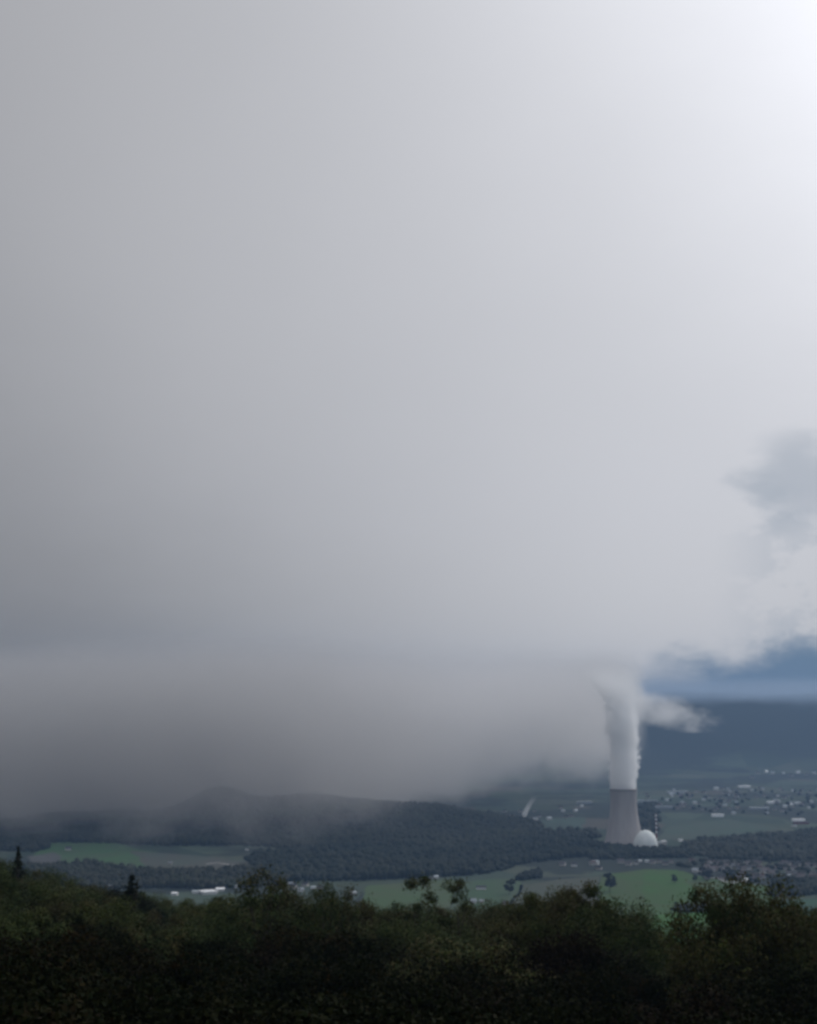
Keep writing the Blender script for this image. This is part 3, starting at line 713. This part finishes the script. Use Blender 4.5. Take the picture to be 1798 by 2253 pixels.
def tube(rows, D, nseg=56, bump=4.0, scale=0.03, seed=0.0, depth=1.0, sub=4):
    """closed billowing column; rows are (left, right, height line) along the sight at distance D"""
    R = sorted(rows, key=lambda r: -r[2]); ys = np.linspace(R[0][2], R[-1][2], len(R) * sub)
    L = np.interp(-ys, [-r[2] for r in R], [r[0] for r in R]); Rr = np.interp(-ys, [-r[2] for r in R], [r[1] for r in R])
    V = []
    for l, r, yy in zip(L, Rr, ys):
        a = at_dist(l, yy, D); c = at_dist(r, yy, D); cx, rr, z = (a[0] + c[0]) / 2, (c[0] - a[0]) / 2, a[2]
        for i in range(nseg):
            t = 2 * math.pi * i / nseg; p = Vector((cx + rr * math.cos(t), D + rr * depth * math.sin(t), z))
            grow = min(1.0, (z - V[0][2]) / 12.0) if V else 0.0
            n = mnoise.fractal(p * scale + Vector((seed, 0, 0)), 0.8, 2.0, 4) * bump * grow
            V.append((p.x + math.cos(t) * n, p.y + math.sin(t) * n, z))
    nr = len(ys); Fc = []
    for j in range(nr - 1):
        for i in range(nseg):
            i2 = (i + 1) % nseg; Fc.append((j * nseg + i, j * nseg + i2, (j + 1) * nseg + i2, (j + 1) * nseg + i))
    Fc.append(tuple(range(nseg - 1, -1, -1))); Fc.append(tuple((nr - 1) * nseg + i for i in range(nseg)))
    return V, Fc

def fade_up(z0, z1):
    def f(t):
        sp = t.new('ShaderNodeSeparateXYZ'); pos = t.new('ShaderNodeNewGeometry').outputs['Position']; t.l.new(pos, sp.inputs[0])
        n, _ = t.noise(pos, 0.03, 4.0, 0.6)
        return t.m('MULTIPLY', t.ss(sp.outputs['Z'], z1, z0), t.ss(n, 0.2, 0.55, 0.55, 1.2))
    return f
def plume_density(t):
    pos = t.new('ShaderNodeNewGeometry').outputs['Position']; sp = t.new('ShaderNodeSeparateXYZ'); t.l.new(pos, sp.inputs[0])
    x, y, z = sp.outputs
    n1, _ = t.noise(t.vscale(pos, (1, 1, 0.8)), 0.021, 2.0, 0.5)
    n2, _ = t.noise(pos, 0.075, 5.0, 0.62)
    nn = t.m('ADD', t.m('MULTIPLY', t.m('SUBTRACT', n1, 0.5), 0.65), t.m('MULTIPLY', t.m('SUBTRACT', n2, 0.5), 1.4))
    up = t.ss(z, ZT - 2, ZT + 45)                                   # calm at the mouth, rolling higher up
    cx = t.m('ADD', TX, t.m('ADD', t.ss(z, 330.0, 480.0, 0.0, -26.0), t.m('MULTIPLY', t.m('SINE', t.m('MULTIPLY', z, 0.034)), t.ss(z, ZT, 260.0, 0.0, 4.5))))
    R = t.m('ADD', t.ss(z, ZT, 300.0, 35.5, 42.0, 'LINEAR'), t.ss(z, 370.0, 490.0, 0.0, 46.0))
    q = t.m('DIVIDE', t.m('SQRT', t.m('ADD', t.m('POWER', t.m('SUBTRACT', x, cx), 2.0), t.m('POWER', t.m('SUBTRACT', y, 4000.0), 2.0))), R)
    body = t.ss(t.m('ADD', t.m('SUBTRACT', 1.0, q), t.m('MULTIPLY', nn, t.m('MULTIPLY', up, t.ss(z, 200, 400, 1.0, 1.7, 'LINEAR')))), -0.02, t.ss(z, 300, 440, 0.06, 0.22))
    thin = t.m('POWER', t.ss(z, 510.0, 320.0), 1.5)
    return t.m('MULTIPLY', body, thin)
rows = [(1346, 1398.5, 1737), (1344, 1400, 1736), (1332, 1412, 1722), (1324, 1420, 1700), (1322, 1422, 1640), (1312, 1430, 1590), (1280, 1452, 1550), (1240, 1476, 1510), (1215, 1490, 1460)]
V, Fc = tube(rows, 4000, 64, 0.0, 0.05, 3.0)
tag(link('steam_plume', mesh('steam_plume', V, Fc, [vol('steam', (1.0, 1.0, 1.0), 0.08, plume_density, 0.0, 0.15)])), 'thick white steam rising straight from the cooling tower into the cloud', 'steam')
V, Fc = tube([(1149, 1157, 1800), (1148, 1161, 1792), (1150, 1164, 1785), (1156, 1168, 1776), (1161, 1172, 1768), (1166, 1180, 1758), (1172, 1188, 1748), (1180, 1198, 1736)], 4920, 24, 4.0, 0.05, 9.0)
tag(link('steam_trail', mesh('steam_trail', V, Fc, [vol('thin_steam', (0.97, 0.97, 0.98), 0.05, fade_up(5, 85), 0.0, 0.3)])), 'thin slanting trail of steam from the short works chimney', 'steam')

def bank_density(front, sides, far_fade):
    def f(t):
        pos = t.new('ShaderNodeNewGeometry').outputs['Position']; sp = t.new('ShaderNodeSeparateXYZ'); t.l.new(pos, sp.inputs[0])
        x, y, z = sp.outputs
        n, _ = t.noise(t.vscale(pos, (1, 1, 2.0)), 0.0012, 4.0, 0.55)
        n2, _ = t.noise(pos, 0.005, 4.0, 0.6)
        nn = t.m('ADD', t.m('SUBTRACT', n, 0.5), t.m('MULTIPLY', t.m('SUBTRACT', n2, 0.5), 1.2))
        u = t.m('DIVIDE', x, y)                                    # bearing
        a = t.ss(t.m('ADD', y, t.m('MULTIPLY', nn, 900.0)), *front)
        base = t.m('ADD', t.ss(y, 4300.0, 6400.0, 12.0, -90.0, 'LINEAR'), t.ss(u, -0.085, 0.12, 0.0, 215.0))   # ragged underside, lifting to the right
        b_ = t.ss(t.m('ADD', z, t.m('MULTIPLY', nn, 420.0)), t.m('SUBTRACT', base, 40.0), t.m('ADD', base, 150.0))
        un = t.m('ADD', u, t.m('MULTIPLY', nn, 0.04))
        side = t.ss(un, sides[0], sides[1])
        if len(sides) > 2: side = t.m('MULTIPLY', side, t.ss(un, sides[3], sides[2]))
        top = t.ss(t.m('ADD', z, t.m('MULTIPLY', nn, 150.0)), 600.0, 380.0)
        return t.m('MULTIPLY', t.m('MULTIPLY', a, b_), t.m('MULTIPLY', side, t.m('MULTIPLY', top, t.ss(y, far_fade[1], far_fade[0]))))
    return f
def bank(name, rows, mat, label, z0=1, z1=612):
    V = []
    for (y, xl, xr) in rows: V += [(xl, y, z0), (xr, y, z0), (xr, y, z1), (xl, y, z1)]
    Fc = [(0, 1, 2, 3), (7, 6, 5, 4), (0, 4, 5, 1), (1, 5, 6, 2), (2, 6, 7, 3), (3, 7, 4, 0)]
    tag(link(name, mesh(name, V, Fc, [mat])), label, None, None, 'stuff')
bank('low_cloud', ((3650, -2600, 330), (9400, -6500, 850)), vol('fog', (0.745, 0.735, 0.725), 0.0040, bank_density((3720.0, 4400.0), (0.05, -0.15), (9000.0, 9400.0)), 0.72, 0.6), 'fog bank greyed for shade, hanging down over the plain at the left')  # shade under the thick cloud put into a darker fog colour
bank('steam_cloud', ((4110, -980, 640), (7000, -1670, 1160)), vol('lit_fog', (0.855, 0.845, 0.84), 0.0030, bank_density((4150.0, 5000.0), (-0.20, -0.03, 0.125, 0.165), (6000.0, 7000.0)), 0.65, 0.6), 'fog paled for brighter light, drifting left from the head of the steam column')  # brighter light toward the right put into a paler fog colour
def cap_density(t):
    pos = t.new('ShaderNodeNewGeometry').outputs['Position']; sp = t.new('ShaderNodeSeparateXYZ'); t.l.new(pos, sp.inputs[0])
    n, _ = t.noise(t.vscale(pos, (1, 1, 2.0)), 0.0016, 4.0, 0.6)
    zz = t.m('ADD', sp.outputs[2], t.m('MULTIPLY', t.m('SUBTRACT', n, 0.5), 260.0))
    return t.m('MULTIPLY', t.ss(zz, 390.0, 470.0), t.ss(sp.outputs[2], 600.0, 460.0))
bank('cap_cloud', ((8900, 700, 3600), (11600, 900, 4400)), vol('thin_fog', (0.48, 0.60, 0.76), 0.0011, cap_density, 0.5, 0.4), 'thin broken veil of cloud lying along the top of the far range', 330, 612)

def scud(rows, D, name, label, dens, bump, seed, depth, col=(0.99, 0.99, 1.0)):
    V, Fc = tube(rows, D, 48, bump, 0.006, seed, depth, 5)
    def f(t):
        c = t.new('ShaderNodeTexCoord').outputs['Generated']; sp = t.new('ShaderNodeSeparateXYZ'); t.l.new(c, sp.inputs[0])
        pos = t.new('ShaderNodeNewGeometry').outputs['Position']; n, _ = t.noise(t.vscale(pos, (1, 1, 1.6)), 0.016, 6.0, 0.65)
        X_, Y_, Z_ = sp.outputs
        def q(o, c0, r0): return t.m('POWER', t.m('DIVIDE', t.m('SUBTRACT', o, c0), r0), 2.0)
        # a tongue that thins to the right and dips at its lower right end
        lean = t.m('ADD', Z_, t.m('MULTIPLY', X_, 0.42))
        r = t.m('ADD', t.m('ADD', q(X_, 0.30, 0.62), q(Y_, 0.5, 0.5)), q(lean, 0.56, 0.34))
        return t.ss(t.m('ADD', r, t.m('MULTIPLY', t.m('SUBTRACT', n, 0.5), 3.6)), 0.95, -0.1)
    return tag(link(name, mesh(name, V, Fc, [vol(name + '_vapour', col, dens, f, 0.3, 0.2)])), label, None, None, 'stuff')
scud([(1380, 1600, 1612), (1370, 1600, 1595), (1360, 1600, 1570), (1350, 1590, 1540), (1340, 1560, 1510), (1340, 1540, 1484)], 4420, 'scud_cloud', 'pale wisp of cloud trailing right from the top of the steam', 0.007, 10, 1.0, 0.9)

def haze():
    x0, x1, y0, y1, z0, z1 = -24500, 24500, -2900, 24500, -1.0, 620.0
    V = [(x0, y0, z0), (x1, y0, z0), (x1, y1, z0), (x0, y1, z0), (x0, y0, z1), (x1, y0, z1), (x1, y1, z1), (x0, y1, z1)]
    Fc = [(0, 3, 2, 1), (4, 5, 6, 7), (0, 1, 5, 4), (1, 2, 6, 5), (2, 3, 7, 6), (3, 0, 4, 7)]
    tag(link('haze', mesh('haze', V, Fc, [vol('air', (0.24, 0.38, 0.61), 0.60e-4, None, 0.35)])), 'bluish haze filling the valley', None, None, 'stuff')
haze()
